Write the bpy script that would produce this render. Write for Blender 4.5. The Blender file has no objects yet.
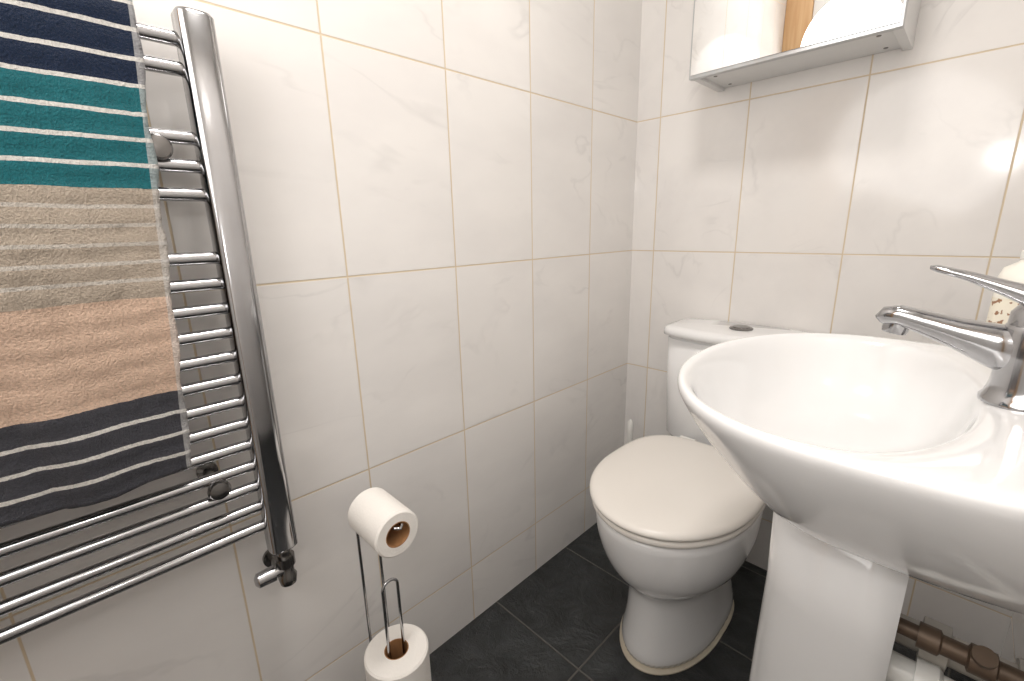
import bpy, bmesh, math, random
import numpy as np
from mathutils import Vector, Matrix
random.seed(3)
scene = bpy.context.scene
scene.view_settings.view_transform = 'Standard'
W = 0.95       # right wall x
YF = -1.68     # front wall y
H = 2.30

# ------------------------------------------------------------ camera fit
def rotvec(v):
    th = np.linalg.norm(v)
    if th < 1e-12: return np.eye(3)
    k = v/th
    K = np.array([[0,-k[2],k[1]],[k[2],0,-k[0]],[-k[1],k[0],0]])
    return np.eye(3)+math.sin(th)*K+(1-math.cos(th))*K@K
f0 = np.array([-.697,.675,-.2466]); f0/=np.linalg.norm(f0)
r0 = np.array([.698,.714,-.0356]); r0-=f0*(r0@f0); r0/=np.linalg.norm(r0)
d0 = np.cross(f0,r0)
R0 = np.array([r0,d0,f0])
C = [('L',0,0,320,35),('L',1,0,445,68),('L',2,0,530,92),
     ('L',0,1,345,276),('L',1,1,455,266),('L',2,1,533,258),('L',3,1,592,253),
     ('L',0,2,372,467),('L',1,2,460,433),('L',2,2,535,402),
     ('L',1,3,475,568),('L',2,3,537,523),
     ('C',0,0,636,122),('C',0,1,630,250),('C',0,2,628,365),
     ('B',1,0,750,103),('B',2,0,873,75),('B',1,1,738,251),('B',2,1,838,254),('B',3,1,990,258)]
def model(p):
    f=p[0]; R=R0@rotvec(p[1:4]); cam=np.array([p[4],-1.3,.992])
    h,w,z1,yo,xo=p[5:10]
    out=[]
    for (s,i,j,u,v) in C:
        z=z1+(1-j)*h
        if s=='L': P=np.array([0,yo+i*w,z])
        elif s=='C': P=np.array([0,0,z])
        else: P=np.array([xo+i*w,0,z])
        q=R@(P-cam)
        out+= [512+f*q[0]/q[2]-u, 340.5+f*q[1]/q[2]-v]
    return np.array(out)
p=np.array([443,0,0,0,.78,.382,.2435,.908,-.957,.083])
for it in range(30):
    r=model(p); J=np.zeros((len(r),len(p)))
    for k in range(len(p)):
        e=1e-5*(100 if k==0 else 1); q=p.copy(); q[k]+=e
        J[:,k]=(model(q)-r)/e
    p=p-np.linalg.lstsq(J,r,rcond=None)[0]
F=p[0]; R=R0@rotvec(p[1:4]); CAM=np.array([p[4],-1.3,.992]); TH,TW,Z1,YO,XO=[float(x) for x in p[5:10]]
cd=bpy.data.cameras.new('camera'); cam=bpy.data.objects.new('camera',cd); scene.collection.objects.link(cam)
cd.sensor_width=36; cd.lens=float(F)*36/1024; cd.clip_start=.01
M=Matrix(((R[0][0],-R[1][0],-R[2][0],CAM[0]),(R[0][1],-R[1][1],-R[2][1],CAM[1]),(R[0][2],-R[1][2],-R[2][2],CAM[2]),(0,0,0,1)))
cam.matrix_world=M; scene.camera=cam

# ------------------------------------------------------------ materials
class NT:
    def __init__(s,name):
        s.m=bpy.data.materials.new(name); s.m.use_nodes=True; s.t=s.m.node_tree; s.b=s.t.nodes['Principled BSDF']
    def n(s,typ,**k):
        x=s.t.nodes.new(typ)
        for a,b in k.items(): setattr(x,a,b)
        return x
    def l(s,a,b): s.t.links.new(a,b)
    def put(s,sock,v):
        if isinstance(v,(int,float)): sock.default_value=v
        elif isinstance(v,(tuple,list)): sock.default_value=v
        else: s.l(v,sock)
    def math(s,op,a,b=0.0,c=0.0,clamp=False):
        x=s.n('ShaderNodeMath',operation=op); x.use_clamp=clamp
        s.put(x.inputs[0],a); s.put(x.inputs[1],b); s.put(x.inputs[2],c); return x.outputs[0]
    def mix(s,fac,a,b):
        x=s.n('ShaderNodeMix',data_type='RGBA'); s.put(x.inputs[0],fac); s.put(x.inputs[6],a); s.put(x.inputs[7],b); return x.outputs[2]
    def comb(s,a,b,c):
        x=s.n('ShaderNodeCombineXYZ'); s.put(x.inputs[0],a); s.put(x.inputs[1],b); s.put(x.inputs[2],c); return x.outputs[0]
    def pos(s):
        g=s.n('ShaderNodeNewGeometry'); x=s.n('ShaderNodeSeparateXYZ'); s.l(g.outputs['Position'],x.inputs[0]); return g.outputs['Position'],x.outputs
    def noise(s,vec,scale,detail=3,rough=.5,dist=0):
        x=s.n('ShaderNodeTexNoise'); s.put(x.inputs['Vector'],vec); x.inputs['Scale'].default_value=scale; x.inputs['Detail'].default_value=detail; x.inputs['Roughness'].default_value=rough; x.inputs['Distortion'].default_value=dist; return x
    def bump(s,h,strength,dist=.001):
        x=s.n('ShaderNodeBump'); s.put(x.inputs['Height'],h); x.inputs['Strength'].default_value=strength; x.inputs['Distance'].default_value=dist; s.l(x.outputs[0],s.b.inputs['Normal'])
def srgb(r,g,b):
    f=lambda c:(c/12.92 if c<=.04045 else ((c+.055)/1.055)**2.4)
    return (f(r/255),f(g/255),f(b/255),1)
def simple(name,col,rough=.4,metal=0,coat=0,bump=0,bscale=50,var=0.06):
    t=NT(name); P,_=t.pos(); nz=t.noise(P,bscale)
    dark=tuple(c*(1-var) for c in col[:3])+(1,)
    t.l(t.mix(nz.outputs['Fac'],dark,col),t.b.inputs['Base Color'])
    t.b.inputs['Roughness'].default_value=rough; t.b.inputs['Metallic'].default_value=metal
    t.b.inputs['Coat Weight'].default_value=coat
    if bump: t.bump(nz.outputs['Fac'],bump)
    return t.m
def tile_mat(name,axis,uo,uw,vo,vh,axis2=2,floor=False):
    t=NT(name); P,xyz=t.pos()
    su=t.math('DIVIDE',t.math('SUBTRACT',xyz[axis],uo),uw); sv=t.math('DIVIDE',t.math('SUBTRACT',xyz[axis2],vo),vh)
    def edge(s_,size):
        fr=t.math('FRACT',s_) ; d=t.math('MINIMUM',fr,t.math('SUBTRACT',1.0,fr)); return t.math('MULTIPLY',d,size)
    d=t.math('MINIMUM',edge(su,uw),edge(sv,vh))
    g0=.0014 if not floor else .002
    mr=t.n('ShaderNodeMapRange'); mr.interpolation_type='SMOOTHSTEP'; t.l(d,mr.inputs[0]); mr.inputs[1].default_value=g0*.6; mr.inputs[2].default_value=g0*1.5
    tile=mr.outputs[0]
    iu=t.math('FLOOR',su); iv=t.math('FLOOR',sv)
    wn=t.n('ShaderNodeTexWhiteNoise'); t.l(t.comb(iu,iv,axis+1.0),wn.inputs['Vector'])
    off=t.n('ShaderNodeVectorMath',operation='MULTIPLY_ADD'); t.l(wn.outputs['Color'],off.inputs[0]); off.inputs[1].default_value=(7,7,7); t.l(P,off.inputs[2])
    vec=off.outputs[0]
    if not floor:
        mp=t.n('ShaderNodeMapping'); t.l(vec,mp.inputs[0]); mp.inputs['Rotation'].default_value=(.7,.6,.7); mp.inputs['Scale'].default_value=(1,.45,1)
        n1=t.noise(mp.outputs[0],5.0,4,.5,.6)
        v1=t.math('ABSOLUTE',t.math('SUBTRACT',n1.outputs['Fac'],.5))
        v1=t.math('SUBTRACT',1.0,t.math('MULTIPLY',v1,50),clamp=True)
        n2=t.noise(vec,7,3,.5); m2=t.math('MULTIPLY',t.math('SUBTRACT',n2.outputs['Fac'],.45),4.0,clamp=True)
        vein=t.math('MULTIPLY',t.math('MULTIPLY',v1,m2),.16)
        n3=t.noise(mp.outputs[0],6,4,.55); cloud=t.math('MULTIPLY',t.math('SUBTRACT',n3.outputs['Fac'],.42),2.2,clamp=True)
        base=t.mix(cloud,srgb(236,233,230),srgb(224,221,219)); base=t.mix(vein,base,srgb(150,148,148))
        col=t.mix(tile,srgb(216,199,172),base)
        t.l(col,t.b.inputs['Base Color']); t.put(t.b.inputs['Roughness'],t.mix(tile,(.7,.7,.7,1),(.11,.11,.11,1)))
        n4=t.noise(P,12,2)
        t.bump(t.math('ADD',tile,t.math('MULTIPLY',n4.outputs['Fac'],.3)),.5,.0012)
    else:
        n1=t.noise(vec,14,8,.7,.8); n2=t.noise(vec,70,5,.65)
        f=t.math('MULTIPLY',t.math('SUBTRACT',n1.outputs['Fac'],.3),2.2,clamp=True)
        base=t.mix(f,srgb(21,23,24),srgb(62,65,66))
        col=t.mix(tile,srgb(96,93,88),base); t.l(col,t.b.inputs['Base Color'])
        t.b.inputs['Roughness'].default_value=.28
        t.bump(t.math('ADD',t.math('MULTIPLY',tile,.5),t.math('ADD',t.math('MULTIPLY',n1.outputs['Fac'],1.5),t.math('MULTIPLY',n2.outputs['Fac'],.5))),1,.004)
    return t.m
m_tl=tile_mat('tile_left',1,YO,TW,Z1,TH); m_tb=tile_mat('tile_back',0,XO,TW,Z1,TH)
m_fl=tile_mat('slate_floor',0,.28,.3,-.63,.3,axis2=1,floor=True)
m_paint=simple('white_paint',srgb(240,239,237),.6,bscale=8,var=.03)
m_cer=simple('ceramic',srgb(240,240,240),.1,coat=.5,bscale=5,var=.02)
m_seat=simple('seat_plastic',srgb(237,232,225),.25,bscale=6,var=.03)
m_chrome=simple('chrome',srgb(184,184,186),.13,1,bscale=20,var=.12)
m_dchrome=simple('dull_chrome',srgb(140,138,136),.22,1,bscale=60,var=.25)
m_paper=simple('tissue_paper',srgb(244,240,234),.9,bump=.4,bscale=300)
m_core=simple('cardboard',srgb(170,124,82),.9,bump=.3,bscale=200)
m_white=simple('white_plastic',srgb(238,237,232),.35)
m_pipe=simple('painted_pipe',srgb(206,200,190),.4,bscale=30,var=.3)
m_brass=simple('old_brass',srgb(112,94,78),.5,.4,bscale=50,var=.4)
m_seal=simple('sealant',srgb(218,208,188),.6,bscale=25,var=.35)
m_mdf=simple('cabinet_white',srgb(228,228,227),.4)
m_alu=simple('aluminium',srgb(196,198,200),.3,.9,var=.1)
m_mirror=simple('mirror_glass',(.93,.94,.94,1),.01,1,var=.01)
m_cream=simple('soap_bottle_plastic',srgb(242,238,228),.35)
t=NT('pine'); P,xyz=t.pos(); mp=t.n('ShaderNodeMapping'); t.l(P,mp.inputs[0]); mp.inputs['Scale'].default_value=(40,40,3)
nz=t.noise(mp.outputs[0],1,4); t.l(t.mix(nz.outputs['Fac'],srgb(192,140,92),srgb(230,198,154)),t.b.inputs['Base Color']); t.b.inputs['Roughness'].default_value=.45; m_pine=t.m
t=NT('lamp_glass'); t.b.inputs['Emission Color'].default_value=(1,.95,.89,1); t.b.inputs['Emission Strength'].default_value=4; m_lamp=t.m
# towel
t=NT('striped_terry'); P,xyz=t.pos(); z=xyz[2]
wob=t.noise(P,9,2); wob2=t.noise(P,160,2)
zz=t.math('ADD',z,t.math('ADD',t.math('MULTIPLY',t.math('SUBTRACT',wob.outputs['Fac'],.5),.006),t.math('MULTIPLY',t.math('SUBTRACT',wob2.outputs['Fac'],.5),.0014)))
ramp=t.n('ShaderNodeValToRGB'); ramp.color_ramp.interpolation='CONSTANT'
zl,zh=.69,1.27
t.l(t.math('DIVIDE',t.math('SUBTRACT',zz,zl),zh-zl),ramp.inputs[0])
GR=srgb(70,70,76); CR=srgb(222,218,212); PE=srgb(214,184,162); BE=srgb(184,170,154); TE=srgb(34,108,116); NA=srgb(26,40,64); SB=srgb(84,128,142)
st=[]
def band(z0,col): st.append((z0,col))
band(.69,GR)
for k in range(1,4): band(.698+.0265*k-.003,CR); band(.698+.0265*k+.0012,GR)
band(.804,PE); band(.922,BE); band(1.044,TE)
for k in range(1,4): band(1.044+.0268*k-.0025,CR); band(1.044+.0268*k+.0017,TE)
band(1.150,CR); band(1.1545,NA); band(1.179,CR); band(1.1833,NA); band(1.208,CR); band(1.2123,NA); band(1.235,CR); band(1.239,SB)
cr=ramp.color_ramp
for i,(a,c) in enumerate(st):
    pz=max(0,(a-zl)/(zh-zl))
    if i==0: e=cr.elements[0]; e.position=0
    elif i==1: e=cr.elements[1]; e.position=pz
    else: e=cr.elements.new(pz)
    e.color=c
fr=t.math('FRACT',t.math('DIVIDE',t.math('SUBTRACT',zz,.922),.0205)); ln=t.math('LESS_THAN',fr,.2)
inb=t.math('MULTIPLY',t.math('GREATER_THAN',zz,.93),t.math('LESS_THAN',zz,1.04))
col=t.mix(t.math('MULTIPLY',t.math('MULTIPLY',ln,inb),.5),ramp.outputs[0],CR)
edge=t.math('ADD',xyz[1],t.math('MULTIPLY',t.math('SUBTRACT',1.24,z),.068))
YE=-1.194
hem=t.math('GREATER_THAN',edge,YE-.0065)
hemc=t.mix(.5,col,srgb(214,212,210))
col=t.mix(hem,col,hemc)
nf=t.noise(P,420,3,.7); nf2=t.noise(P,60,4)
sh=t.math('ADD',.5,t.math('MULTIPLY',nf.outputs['Fac'],1.0))
mm=t.n('ShaderNodeMix',data_type='RGBA',blend_type='MULTIPLY'); mm.inputs[0].default_value=1; t.l(col,mm.inputs[6]); t.l(sh,mm.inputs[7])
t.l(mm.outputs[2],t.b.inputs['Base Color']); t.b.inputs['Roughness'].default_value=1
t.b.inputs['Sheen Weight'].default_value=.1; t.b.inputs['Specular IOR Level'].default_value=.1
t.bump(t.math('ADD',nf.outputs['Fac'],t.math('MULTIPLY',nf2.outputs['Fac'],.8)),1,.006); m_towel=t.m

# ------------------------------------------------------------ mesh helpers
def mkobj(name,me,mat=None,parent=None,smooth=False):
    o=bpy.data.objects.new(name,me); scene.collection.objects.link(o)
    if mat: me.materials.append(mat)
    if smooth:
        for pl in me.polygons: pl.use_smooth=True
    if parent: o.parent=parent
    return o
def empty(name):
    o=bpy.data.objects.new(name,None); scene.collection.objects.link(o); return o
def box(name,lo,hi,mat,parent=None,bev=0,seg=3,smooth=None):
    bm=bmesh.new(); bmesh.ops.create_cube(bm,size=1)
    for v in bm.verts:
        for k in range(3): v.co[k]=lo[k]+(v.co[k]+.5)*(hi[k]-lo[k])
    if bev: bmesh.ops.bevel(bm,geom=bm.edges[:],offset=bev,segments=seg,affect='EDGES',profile=.5)
    me=bpy.data.meshes.new(name); bm.to_mesh(me); bm.free(); return mkobj(name,me,mat,parent,bool(bev))
def loft(name,rings,mat,parent=None,cap0=True,cap1=True,sub=0,smooth=True):
    me=bpy.data.meshes.new(name); n=len(rings[0]); vs=[tuple(q) for r in rings for q in r]; fs=[]
    for i in range(len(rings)-1):
        for j in range(n):
            a=i*n+j; b=i*n+(j+1)%n; fs.append((a,b,b+n,a+n))
    if cap0: fs.append(tuple(range(n-1,-1,-1)))
    if cap1: fs.append(tuple(range((len(rings)-1)*n,len(rings)*n)))
    me.from_pydata(vs,[],fs); me.validate()
    bm=bmesh.new(); bm.from_mesh(me); bmesh.ops.recalc_face_normals(bm,faces=bm.faces[:]); bm.to_mesh(me); bm.free()
    o=mkobj(name,me,mat,parent,smooth)
    if sub:
        m=o.modifiers.new('s','SUBSURF'); m.levels=sub; m.render_levels=sub
    return o
def frame(d):
    d=Vector(d).normalized(); a=Vector((0,0,1)) if abs(d.z)<.9 else Vector((1,0,0)); u=d.cross(a).normalized(); return d,u,d.cross(u)
def lathe(name,origin,axis,prof,mat,parent=None,n=40,cap0=True,cap1=True):
    d,u,v=frame(axis); o=Vector(origin); rings=[]
    for (s,r) in prof:
        rings.append([o+d*s+(u*math.cos(2*math.pi*k/n)+v*math.sin(2*math.pi*k/n))*max(r,1e-4) for k in range(n)])
    ob=loft(name,rings,mat,parent,cap0,cap1)
    md=ob.modifiers.new('e','EDGE_SPLIT'); md.split_angle=math.radians(40)
    return ob
def tube(name,pts,r,mat,parent=None,cyc=False,bez=False,res=8):
    cu=bpy.data.curves.new(name,'CURVE'); cu.dimensions='3D'; cu.bevel_depth=r; cu.bevel_resolution=res; cu.use_fill_caps=True
    sp=cu.splines.new('POLY'); sp.points.add(len(pts)-1)
    for q,pt in zip(sp.points,pts): q.co=(*pt,1)
    sp.use_cyclic_u=cyc
    o=bpy.data.objects.new(name+'_c',cu); scene.collection.objects.link(o)
    dg=bpy.context.evaluated_depsgraph_get(); me=bpy.data.meshes.new_from_object(o.evaluated_get(dg)); bpy.data.objects.remove(o)
    me.materials.clear()
    return mkobj(name,me,mat,parent,True)
def rounded(pts,rad,n=8):
    out=[Vector(pts[0])]
    for i in range(1,len(pts)-1):
        a,b,c=[Vector(q) for q in pts[i-1:i+2]]; r=min(rad,(a-b).length*.49,(c-b).length*.49)
        p0=b+(a-b).normalized()*r; p1=b+(c-b).normalized()*r
        for k in range(n+1):
            s=k/n; out.append(p0*(1-s)**2+b*2*s*(1-s)+p1*s*s)
    out.append(Vector(pts[-1])); return out

# ------------------------------------------------------------ room
box('floor',(-.1,YF-.1,-.1),(W+.1,.1,0),m_fl)
box('ceiling',(-.1,YF-.1,H),(W+.1,.1,H+.1),m_paint)
box('wall_left',(-.1,YF-.1,0),(0,.1,H),m_tl)
box('wall_back',(0,0,0),(W,.1,H),m_tb)
box('wall_right',(W,YF-.1,0),(W+.1,.1,H),m_tl)
box('wall_front',(0,YF-.1,2.06),(W,YF,H),m_paint)
fr_=empty('trim_1')
box('jamb_left',(.001,YF-.06,0),(.21,YF+.01,2.058),m_pine,fr_,.004)
box('jamb_right',(.89,YF-.06,0),(W-.002,YF+.01,2.058),m_pine,fr_,.004)
dr=empty('door_1')
box('leaf',(.213,YF-.05,.005),(.887,YF-.015,2.055),m_paint,dr,.002)
for a,b in ((.2,.9),(1.05,1.9)):
    box('panel',(.29,YF-.018,a),(.81,YF-.009,b),m_paint,dr,.004)
lathe('handle',(.85,YF-.015,1.0),(0,1,0),[(0,.02),(.006,.02),(.01,.009),(.03,.009),(.035,.02),(.055,.022),(.06,.01)],m_chrome,dr)

# ------------------------------------------------------------ towel radiator
rad=empty('towel_radiator')
def dpro(xc,yc,z,hw=.0205,dep=.019):
    pts=[]
    for k in range(40):
        a=2*math.pi*k/40; ca,sa=math.cos(a),math.sin(a)
        pts.append((xc+dep*math.copysign(abs(ca)**.6,ca),yc+hw*math.copysign(abs(sa)**.5,sa),z))
    return pts
RY=-1.137; RY2=-1.62
for nm,yy in (('upright_right',RY),('upright_left',RY2)):
    o=loft(nm,[dpro(.07,yy,.509,.018,.016),dpro(.07,yy,.513),dpro(.07,yy,1.246),dpro(.07,yy,1.25,.018,.016)],m_chrome,rad)
    o.modifiers.new('e','EDGE_SPLIT').split_angle=math.radians(38)
bars=[1.22,1.1875,1.110,1.077,1.043]+[.964-.0339*k for k in range(13)]
for i,zb in enumerate(bars):
    tube('bar_%d'%i,[(.066,RY2,zb),(.066,RY,zb)],.0082,m_chrome,rad)
for i,(yy,zb) in enumerate(((-1.197,1.095),(-1.205,.645),(-1.56,1.095),(-1.56,.645))):
    lathe('bracket_%d'%i,(0,yy,zb),(1,0,0),[(0,.014),(.006,.014),(.008,.007),(.070,.007),(.072,.013),(.079,.0145),(.084,.012),(.086,.005)],m_dchrome,rad)
lathe('valve_tail',(.07,RY,.51),(0,0,-1),[(0,.013),(.004,.014),(.004,.010),(.018,.010),(.018,.0145),(.034,.0145),(.034,.011),(.05,.011),(.055,.014),(.068,.012),(.072,.004)],m_dchrome,rad)
lathe('valve_head',(.07,RY,.47),(0,-1,0),[(0,.009),(.018,.009),(.018,.0125),(.042,.0115),(.046,.006)],m_chrome,rad)
lathe('valve_elbow',(.07,RY,.452),(-1,0,0),[(0,.010),(.064,.010),(.064,.018),(.0695,.018)],m_dchrome,rad)

# ------------------------------------------------------------ towel
def towel():
    prof=[]
    for k in range(120): 
        s=k/119; prof.append((.092-.004*s,.698+(1.224-.698)*s,1-s**3))
    for k in range(1,14):
        a=math.pi*k/14; prof.append((.066+.022*math.cos(a),1.224+.022*math.sin(a),0))
    for k in range(30):
        s=k/29; prof.append((.044-.002*s,1.224-.4*s,0))
    NY=110; vs=[];fs=[]
    for (x,z,w) in prof:
        for j in range(NY+1):
            s=j/NY; ye=YE-.068*(1.24-z); y=-1.59+(ye+1.59)*s
            dx=w*(.006*math.sin(y*34+z*3)+.004*math.sin(y*70+z*9)+.003*math.sin(z*26+y*9))
            rip=.0008*math.sin(z*2*math.pi/.0265)
            hemr=.0015 if s>.975 else 0
            vs.append((x+abs(dx)*.8+dx*.3*w+rip+hemr,y+.0015*math.sin(z*60),z+.003*w*math.sin(y*30)))
    n=NY+1
    for i in range(len(prof)-1):
        for j in range(NY):
            fs.append((i*n+j,i*n+j+1,(i+1)*n+j+1,(i+1)*n+j))
    me=bpy.data.meshes.new('towel'); me.from_pydata(vs,[],fs); o=mkobj('towel',me,m_towel,None,True)
    m=o.modifiers.new('so','SOLIDIFY'); m.thickness=.009; m.offset=0
    tx=bpy.data.textures.new('fluff','CLOUDS'); tx.noise_scale=.012
    d=o.modifiers.new('d','DISPLACE'); d.texture=tx; d.texture_coords='LOCAL'; d.strength=.0025; d.mid_level=.5
towel()

# ------------------------------------------------------------ toilet
TX=.376
def egg(cx,hw,yb,yf,z,n=64,pb=3.2):
    yc=yb+(yf-yb)*.48; pts=[]
    for k in range(n):
        a=2*math.pi*k/n; c,s=math.cos(a),math.sin(a)
        if c>=0:
            y=yc+(yf-yc)*c; x=hw*s
        else:
            y=yc+(yb-yc)*abs(c)**(2/pb); x=hw*math.copysign(abs(s)**(2/pb),s)
        pts.append((cx+x,y,z))
    return pts
toi=empty('toilet')
BX=TX-.006
loft('bowl',[egg(BX,.110,-.14,-.534,0),egg(BX,.108,-.14,-.532,.02),egg(BX,.099,-.15,-.520,.06),egg(BX,.095,-.16,-.513,.13),egg(BX,.097,-.16,-.516,.185),egg(BX+.002,.107,-.17,-.530,.207),
   egg(TX,.133,-.18,-.562,.235),egg(TX,.150,-.19,-.586,.27),egg(TX,.159,-.2,-.604,.315),egg(TX,.162,-.2,-.613,.36),egg(TX,.163,-.2,-.616,.392),egg(TX,.159,-.203,-.612,.403)],m_cer,toi,sub=1)
loft('seal',[egg(BX,.1114,-.14,-.5355,0),egg(BX,.110,-.14,-.534,.003)],m_seal,toi)
box('shelf',(TX-.13,-.24,.33),(TX+.13,-.012,.399),m_cer,toi,.02,4)
loft('seat',[egg(TX,.165,-.205,-.620,.403),egg(TX,.170,-.202,-.625,.408),egg(TX,.170,-.202,-.625,.414),egg(TX,.166,-.205,-.621,.4185)],m_seat,toi)
loft('lid',[egg(TX,.166,-.203,-.623,.4195),egg(TX,.173,-.197,-.631,.425),egg(TX,.174,-.197,-.632,.431),egg(TX,.170,-.200,-.627,.438),egg(TX,.160,-.210,-.615,.4415),egg(TX,.12,-.24,-.565,.444),egg(TX,.05,-.33,-.48,.445)],m_seat,toi,sub=1)
for sx in (-.07,.07):
    lathe('hinge',(TX+sx-.02,-.189,.422),(1,0,0),[(0,.011),(.04,.011)],m_white,toi)
CXX=.382
def cis(z,hw,d,n=80,y0=-.008):
    pts=[]
    for k in range(n):
        a=2*math.pi*(k+.5)/n; c,s=math.cos(a),math.sin(a)
        p_=6
        x=hw*math.copysign(abs(s)**(2/p_),s); yy=math.copysign(abs(c)**(2/p_),c)
        y=-d/2+d/2*yy
        if yy<0: y+=.014*(x/hw)**2
        pts.append((CXX+x,y0+y,z))
    return pts
loft('cistern',[cis(.396,.160,.15),cis(.41,.170,.158),cis(.55,.177,.162),cis(.69,.180,.164)],m_cer,toi)
loft('cistern_lid',[cis(.698,.181,.168),cis(.701,.189,.177),cis(.714,.189,.177),cis(.722,.185,.172),cis(.7255,.17,.155),cis(.727,.1,.09)],m_cer,toi)
loft('cistern_neck',[cis(.689,.178,.162),cis(.699,.178,.162)],m_cer,toi)
lathe('flush_button',(CXX-.004,-.085,.725),(0,0,1),[(0,.028),(.005,.028),(.007,.024),(.007,.021),(.009,.020)],m_dchrome,toi)

# ------------------------------------------------------------ toilet brush
br=empty('toilet_brush')
lathe('holder',(.08,-.1,0),(0,0,1),[(0,.045),(.004,.048),(.14,.038),(.15,.036),(.15,.03)],m_white,br)
lathe('handle',(.08,-.1,.14),(0,0,1),[(0,.006),(.05,.006),(.12,.007),(.2,.009),(.24,.009),(.247,.004)],m_white,br)

# ------------------------------------------------------------ wash basin
bas=empty('wash_basin')
BY=-.62; N=96
def plan(k,outer=True):
    a=2*math.pi*k/N; c,s=math.cos(a),math.sin(a)
    if outer:
        xc,af,ab,b=.70,.203,.249,.263
    else:
        xc,af,ab,b=.68,.170,.125,.242
    pf,pb=(2.1,3.0) if outer else (2.1,2.2)
    if c>=0: return (xc-af*abs(c)**(2/pf), b*math.copysign(abs(s)**(2/pf),s))
    return (xc+ab*abs(c)**(2/pb), b*math.copysign(abs(s)**(2/pb),s))
def oring(s,z):
    out=[]
    for k in range(N):
        x,y=plan(k)
        x=.74+(x-.74)*s if x<.74 else x
        out.append((x,BY+y*s,z))
    return out
def iring(s,z,cx=.69):
    return [(cx+(plan(k,False)[0]-cx)*s,BY+plan(k,False)[1]*s,z) for k in range(N)]
rings=[oring(.20,.617),oring(.34,.622),oring(.48,.636),oring(.61,.660),oring(.75,.700),oring(.88,.743),oring(.955,.772),oring(.99,.788),oring(1.0,.795),oring(.997,.801),oring(.988,.8045),
  iring(1.02,.8045),iring(.99,.800),iring(.955,.788),iring(.92,.770),iring(.86,.742),iring(.76,.714),iring(.6,.693),iring(.35,.681),iring(.12,.678)]
loft('bowl',rings,m_cer,bas,sub=1)
lathe('drain',(.69,BY,.676),(0,0,1),[(0,.028),(.004,.028),(.006,.022),(.005,.006),(.012,.004)],m_chrome,bas)
def ped(z,xf,xb,hw,th=.014):
    o=[];i=[]; xf-=.024; xb-=.013
    for k in range(25):
        a=-math.pi/2+math.pi*k/24; c,s=math.cos(a),math.sin(a); p_=2.8
        cx=abs(c)**(2/p_); sy=math.copysign(abs(s)**(2/p_),s)
        o.append((xb-(xb-xf)*cx,BY+hw*sy,z)); i.append((xb-(xb-xf-th)*cx,BY+(hw-th)*sy,z))
    return o+i[::-1]
loft('pedestal',[ped(0,.632,.80,.112),ped(.02,.634,.80,.110),ped(.08,.645,.795,.098),ped(.3,.648,.79,.093),ped(.5,.653,.79,.096),ped(.67,.65,.79,.104)],m_cer,bas)
# tap
tap=empty('mixer_tap')
TXX=.832; TY=-.618
lathe('body',(TXX,TY,.803),(0,0,1),[(0,.034),(.004,.034),(.008,.031),(.02,.028),(.05,.028),(.078,.027),(.082,.026),(.083,.025),(.095,.0245),(.104,.019),(.107,.006)],m_chrome,tap)
def ell(c,d,ry,rz,n=32,up=(0,0,1)):
    d=Vector(d).normalized(); u=d.cross(Vector(up)).normalized(); v=u.cross(d)
    out=[]
    for k in range(n):
        a=2*math.pi*k/n; ca,sa=math.cos(a),math.sin(a); out.append(Vector(c)+u*ry*math.copysign(abs(ca)**.8,ca)+v*rz*math.copysign(abs(sa)**.8,sa))
    return out
loft('spout',[ell((TXX+.005,TY,.853),(-1,0,.1),.024,.030),ell((TXX-.03,TY,.861),(-1,0,.15),.020,.023),ell((TXX-.06,TY,.870),(-1,0,.2),.018,.0165),ell((TXX-.09,TY,.879),(-1,0,.25),.0165,.013),ell((TXX-.110,TY,.884),(-1,0,.1),.016,.012),ell((TXX-.122,TY,.882),(-1,0,-.4),.0145,.0105),ell((TXX-.128,TY,.877),(-1,0,-.9),.008,.006)],m_chrome,tap)
lathe('aerator',(TXX-.110,TY,.880),(-.15,0,-1),[(0,.0125),(.013,.0125),(.017,.0115),(.017,.009)],m_chrome,tap)
loft('lever',[ell((TXX+.018,TY,.905),(-1,0,.1),.019,.010),ell((TXX-.005,TY,.911),(-1,0,.25),.019,.0115),ell((TXX-.03,TY,.921),(-1,0,.35),.013,.008),ell((TXX-.06,TY,.932),(-1,0,.3),.011,.005),ell((TXX-.086,TY,.939),(-1,0,.1),.010,.004),ell((TXX-.092,TY,.940),(-1,0,.0),.006,.002)],m_chrome,tap)
# pipes
pp=empty('waste_pipes')
lathe('trap',(.73,BY,.612),(0,0,-1),[(0,.018),(.07,.018),(.07,.028),(.10,.028),(.10,.020),(.15,.020),(.155,.032),(.19,.032),(.19,.027),(.25,.027),(.265,.01)],m_white,pp)
lathe('outlet',(.73,BY,.48),(1,0,0),[(.02,.018),(.07,.018),(.07,.027),(.095,.027),(.097,.018),(.15,.018),(.15,.026),(.18,.026),(.18,.018),(.219,.018)],m_pipe,pp)
tube('low_pipe',rounded([(.76,-.665,.455),(.91,-.665,.455),(.91,-.665,.0)],.03),.019,m_white,pp)
lathe('low_pipe_nut',(.80,-.665,.455),(1,0,0),[(0,.025),(.02,.026),(.024,.021)],m_white,pp,16)
lathe('service_valve',(.765,-.675,.525),(1,0,0),[(0,.009),(.03,.009),(.03,.0145),(.048,.0145),(.050,.011),(.07,.011),(.072,.0155),(.092,.0155),(.094,.010),(.115,.010),(.117,.014),(.135,.014),(.137,.010),(.184,.010)],m_brass,pp,32)
lathe('valve_spindle',(.846,-.675,.525),(0,-.6,.8),[(0,.006),(.018,.006),(.018,.010),(.026,.010)],m_brass,pp)
tube('supply_pipe',rounded([(.92,-.70,.0),(.92,-.70,.50),(.90,-.69,.58),(.88,-.65,.64)],.03),.0075,m_brass,pp)
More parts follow.
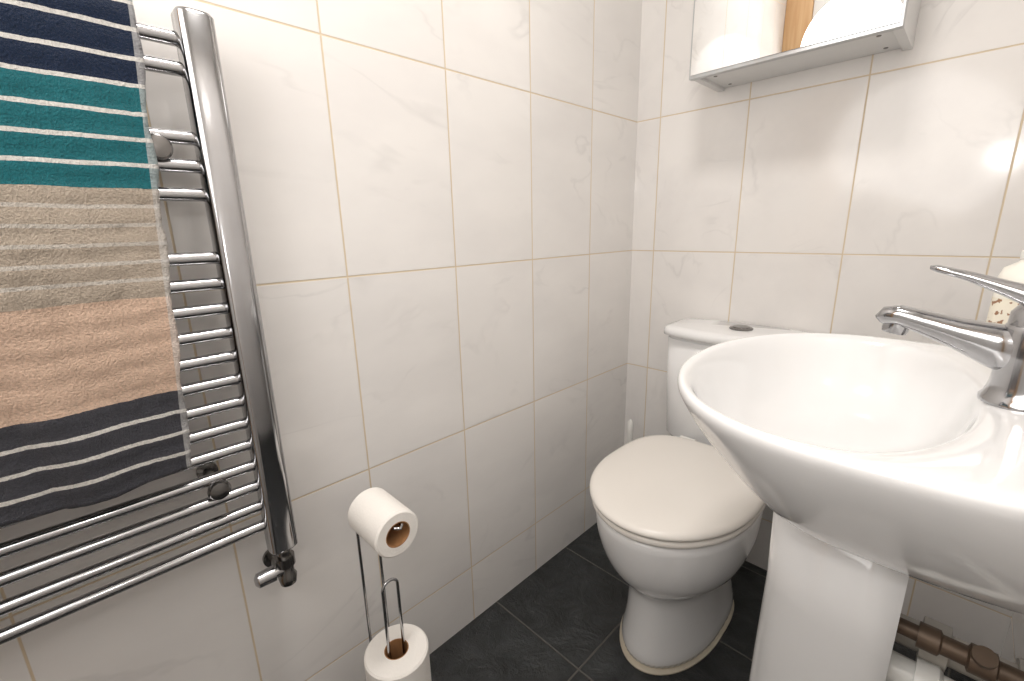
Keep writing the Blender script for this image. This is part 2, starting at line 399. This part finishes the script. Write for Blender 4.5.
tube('supply_pipe',[(.925,-.56,0),(.925,-.56,.61)],.0075,m_pipe,pp)

# soap bottle
sb=empty('soap_bottle')
SX,SY=.828,-.425
def rr(z,a,b): return [(SX+a*math.copysign(abs(math.cos(2*math.pi*k/32))**.7,math.cos(2*math.pi*k/32)),SY+b*math.copysign(abs(math.sin(2*math.pi*k/32))**.7,math.sin(2*math.pi*k/32)),z) for k in range(32)]
loft('bottle',[rr(.807,.027,.019),rr(.811,.03,.022),rr(.915,.03,.022),rr(.928,.026,.019),rr(.936,.014,.013),rr(.94,.012,.012)],m_cream,sb)
t=NT('label'); P,xyz=t.pos(); nz=t.noise(P,150,2); t.l(t.mix(t.math('GREATER_THAN',nz.outputs['Fac'],.6),srgb(232,225,208),srgb(150,112,84)),t.b.inputs['Base Color'])
loft('label',[rr(.850,.0304,.0224),rr(.890,.0304,.0224)],t.m,sb,False,False)
lathe('pump',(SX,SY,.94),(0,0,1),[(0,.014),(.010,.014),(.011,.004),(.016,.004),(.016,.010),(.024,.010),(.026,.004)],m_white,sb)
tube('nozzle',[(SX,SY,.960),(SX+.02,SY-.028,.957)],.0045,m_white,sb)

# ------------------------------------------------------------ mirror cabinet
cab=empty('mirror_cabinet')
x0,x1,zb,zt=.235,.620,1.326,1.92
box('carcass_left',(x0,-.155,zb),(x0+.016,-.001,zt),m_mdf,cab,.001)
box('carcass_right',(x1-.016,-.155,zb),(x1,-.001,zt),m_mdf,cab,.001)
box('carcass_bottom',(x0+.016,-.155,zb+.006),(x1-.016,-.001,zb+.022),m_mdf,cab,.001)
box('carcass_top',(x0+.016,-.155,zt-.016),(x1-.016,-.001,zt),m_mdf,cab,.001)
box('door_panel',(x0-.001,-.172,zb-.003),(x1+.001,-.157,zt),m_alu,cab,.001)
box('mirror',(x0+.004,-.176,zb+.004),(x1-.004,-.1722,zt-.004),m_mirror,cab,.0006)
for yy in (-.03,-.12):
    lathe('screw_cap',(x0+.04,yy,zb+.006),(0,0,-1),[(0,.004),(.001,.004)],m_dchrome,cab)
    lathe('screw_cap',(x1-.04,yy,zb+.006),(0,0,-1),[(0,.004),(.001,.004)],m_dchrome,cab)

# ------------------------------------------------------------ toilet roll stand
sd=empty('toilet_roll_stand')
SXc,SYc=.168,-1.012
for s in (-1,1):
    yy=SYc+.018*s
    tube('rod',rounded([(.105,yy,.01),(.105,yy,.552),(.110,yy*.3+SYc*.7,.559),(.217,SYc+.006*s,.553)],.015),.0025,m_chrome,sd)
tube('arm_tip',[(.217,SYc-.006,.553),(.224,SYc,.553),(.217,SYc+.006,.553)],.0025,m_chrome,sd)
lathe('base',(SXc-.02,SYc,0),(0,0,1),[(0,.078),(.006,.08),(.01,.077),(.011,.02)],m_chrome,sd)
hp=[(SXc,SYc-.014,.01)]+[(SXc,SYc-.014*math.cos(a),.41+.014*math.sin(a)) for a in [math.pi*k/12 for k in range(13)]]+[(SXc,SYc+.014,.01)]
tube('spare_holder',hp,.0026,m_chrome,sd)
def roll(name,origin,axis,L,r,rc=.021):
    e=empty(name)
    lathe('paper',origin,axis,[(0,rc),(0,r-.003),(.003,r),(L-.003,r),(L,r-.003),(L,rc)],m_paper,e,56,False,False)
    lathe('core',origin,axis,[(0,rc),(L,rc),(L,rc-.0015),(0,rc-.0015),(0,rc)],m_core,e,40,False,False)
    return e
roll('toilet_roll',(.119,SYc,.538),(1,0,0),.096,.038)
for k in range(3): roll('spare_toilet_roll',(SXc,SYc,.012+.09*k),(0,0,1),.089,.055)

# ------------------------------------------------------------ lights
lamp=empty('ceiling_lamp')
lathe('shade',(.5,-.95,H-.001),(0,0,-1),[(0,.14),(.02,.14),(.05,.12),(.07,.08),(.078,.02)],m_lamp,lamp)
def area(name,loc,tgt,size,power,col):
    l=bpy.data.lights.new(name,'AREA'); l.shape='DISK'; l.size=size; l.energy=power; l.color=col
    o=bpy.data.objects.new(name,l); scene.collection.objects.link(o); o.location=loc
    o.rotation_euler=(Vector(tgt)-Vector(loc)).to_track_quat('-Z','Y').to_euler(); return o
area('lamp_light',(.5,-.95,H-.1),(.5,-.95,0),.28,8.2,(1,.955,.91))
area('fill_light',(.50,-1.60,1.28),(.30,-.3,.7),.7,4.6,(1,.975,.95))  # added fill in front of the shut door, not a real source there
area('flash_lamp',(.80,-1.38,1.22),(.3,-.2,.7),.10,.7,(1,.975,.95))
w=bpy.data.worlds.new('world'); scene.world=w; w.use_nodes=True
w.node_tree.nodes['Background'].inputs[0].default_value=(1,.98,.95,1); w.node_tree.nodes['Background'].inputs[1].default_value=.5
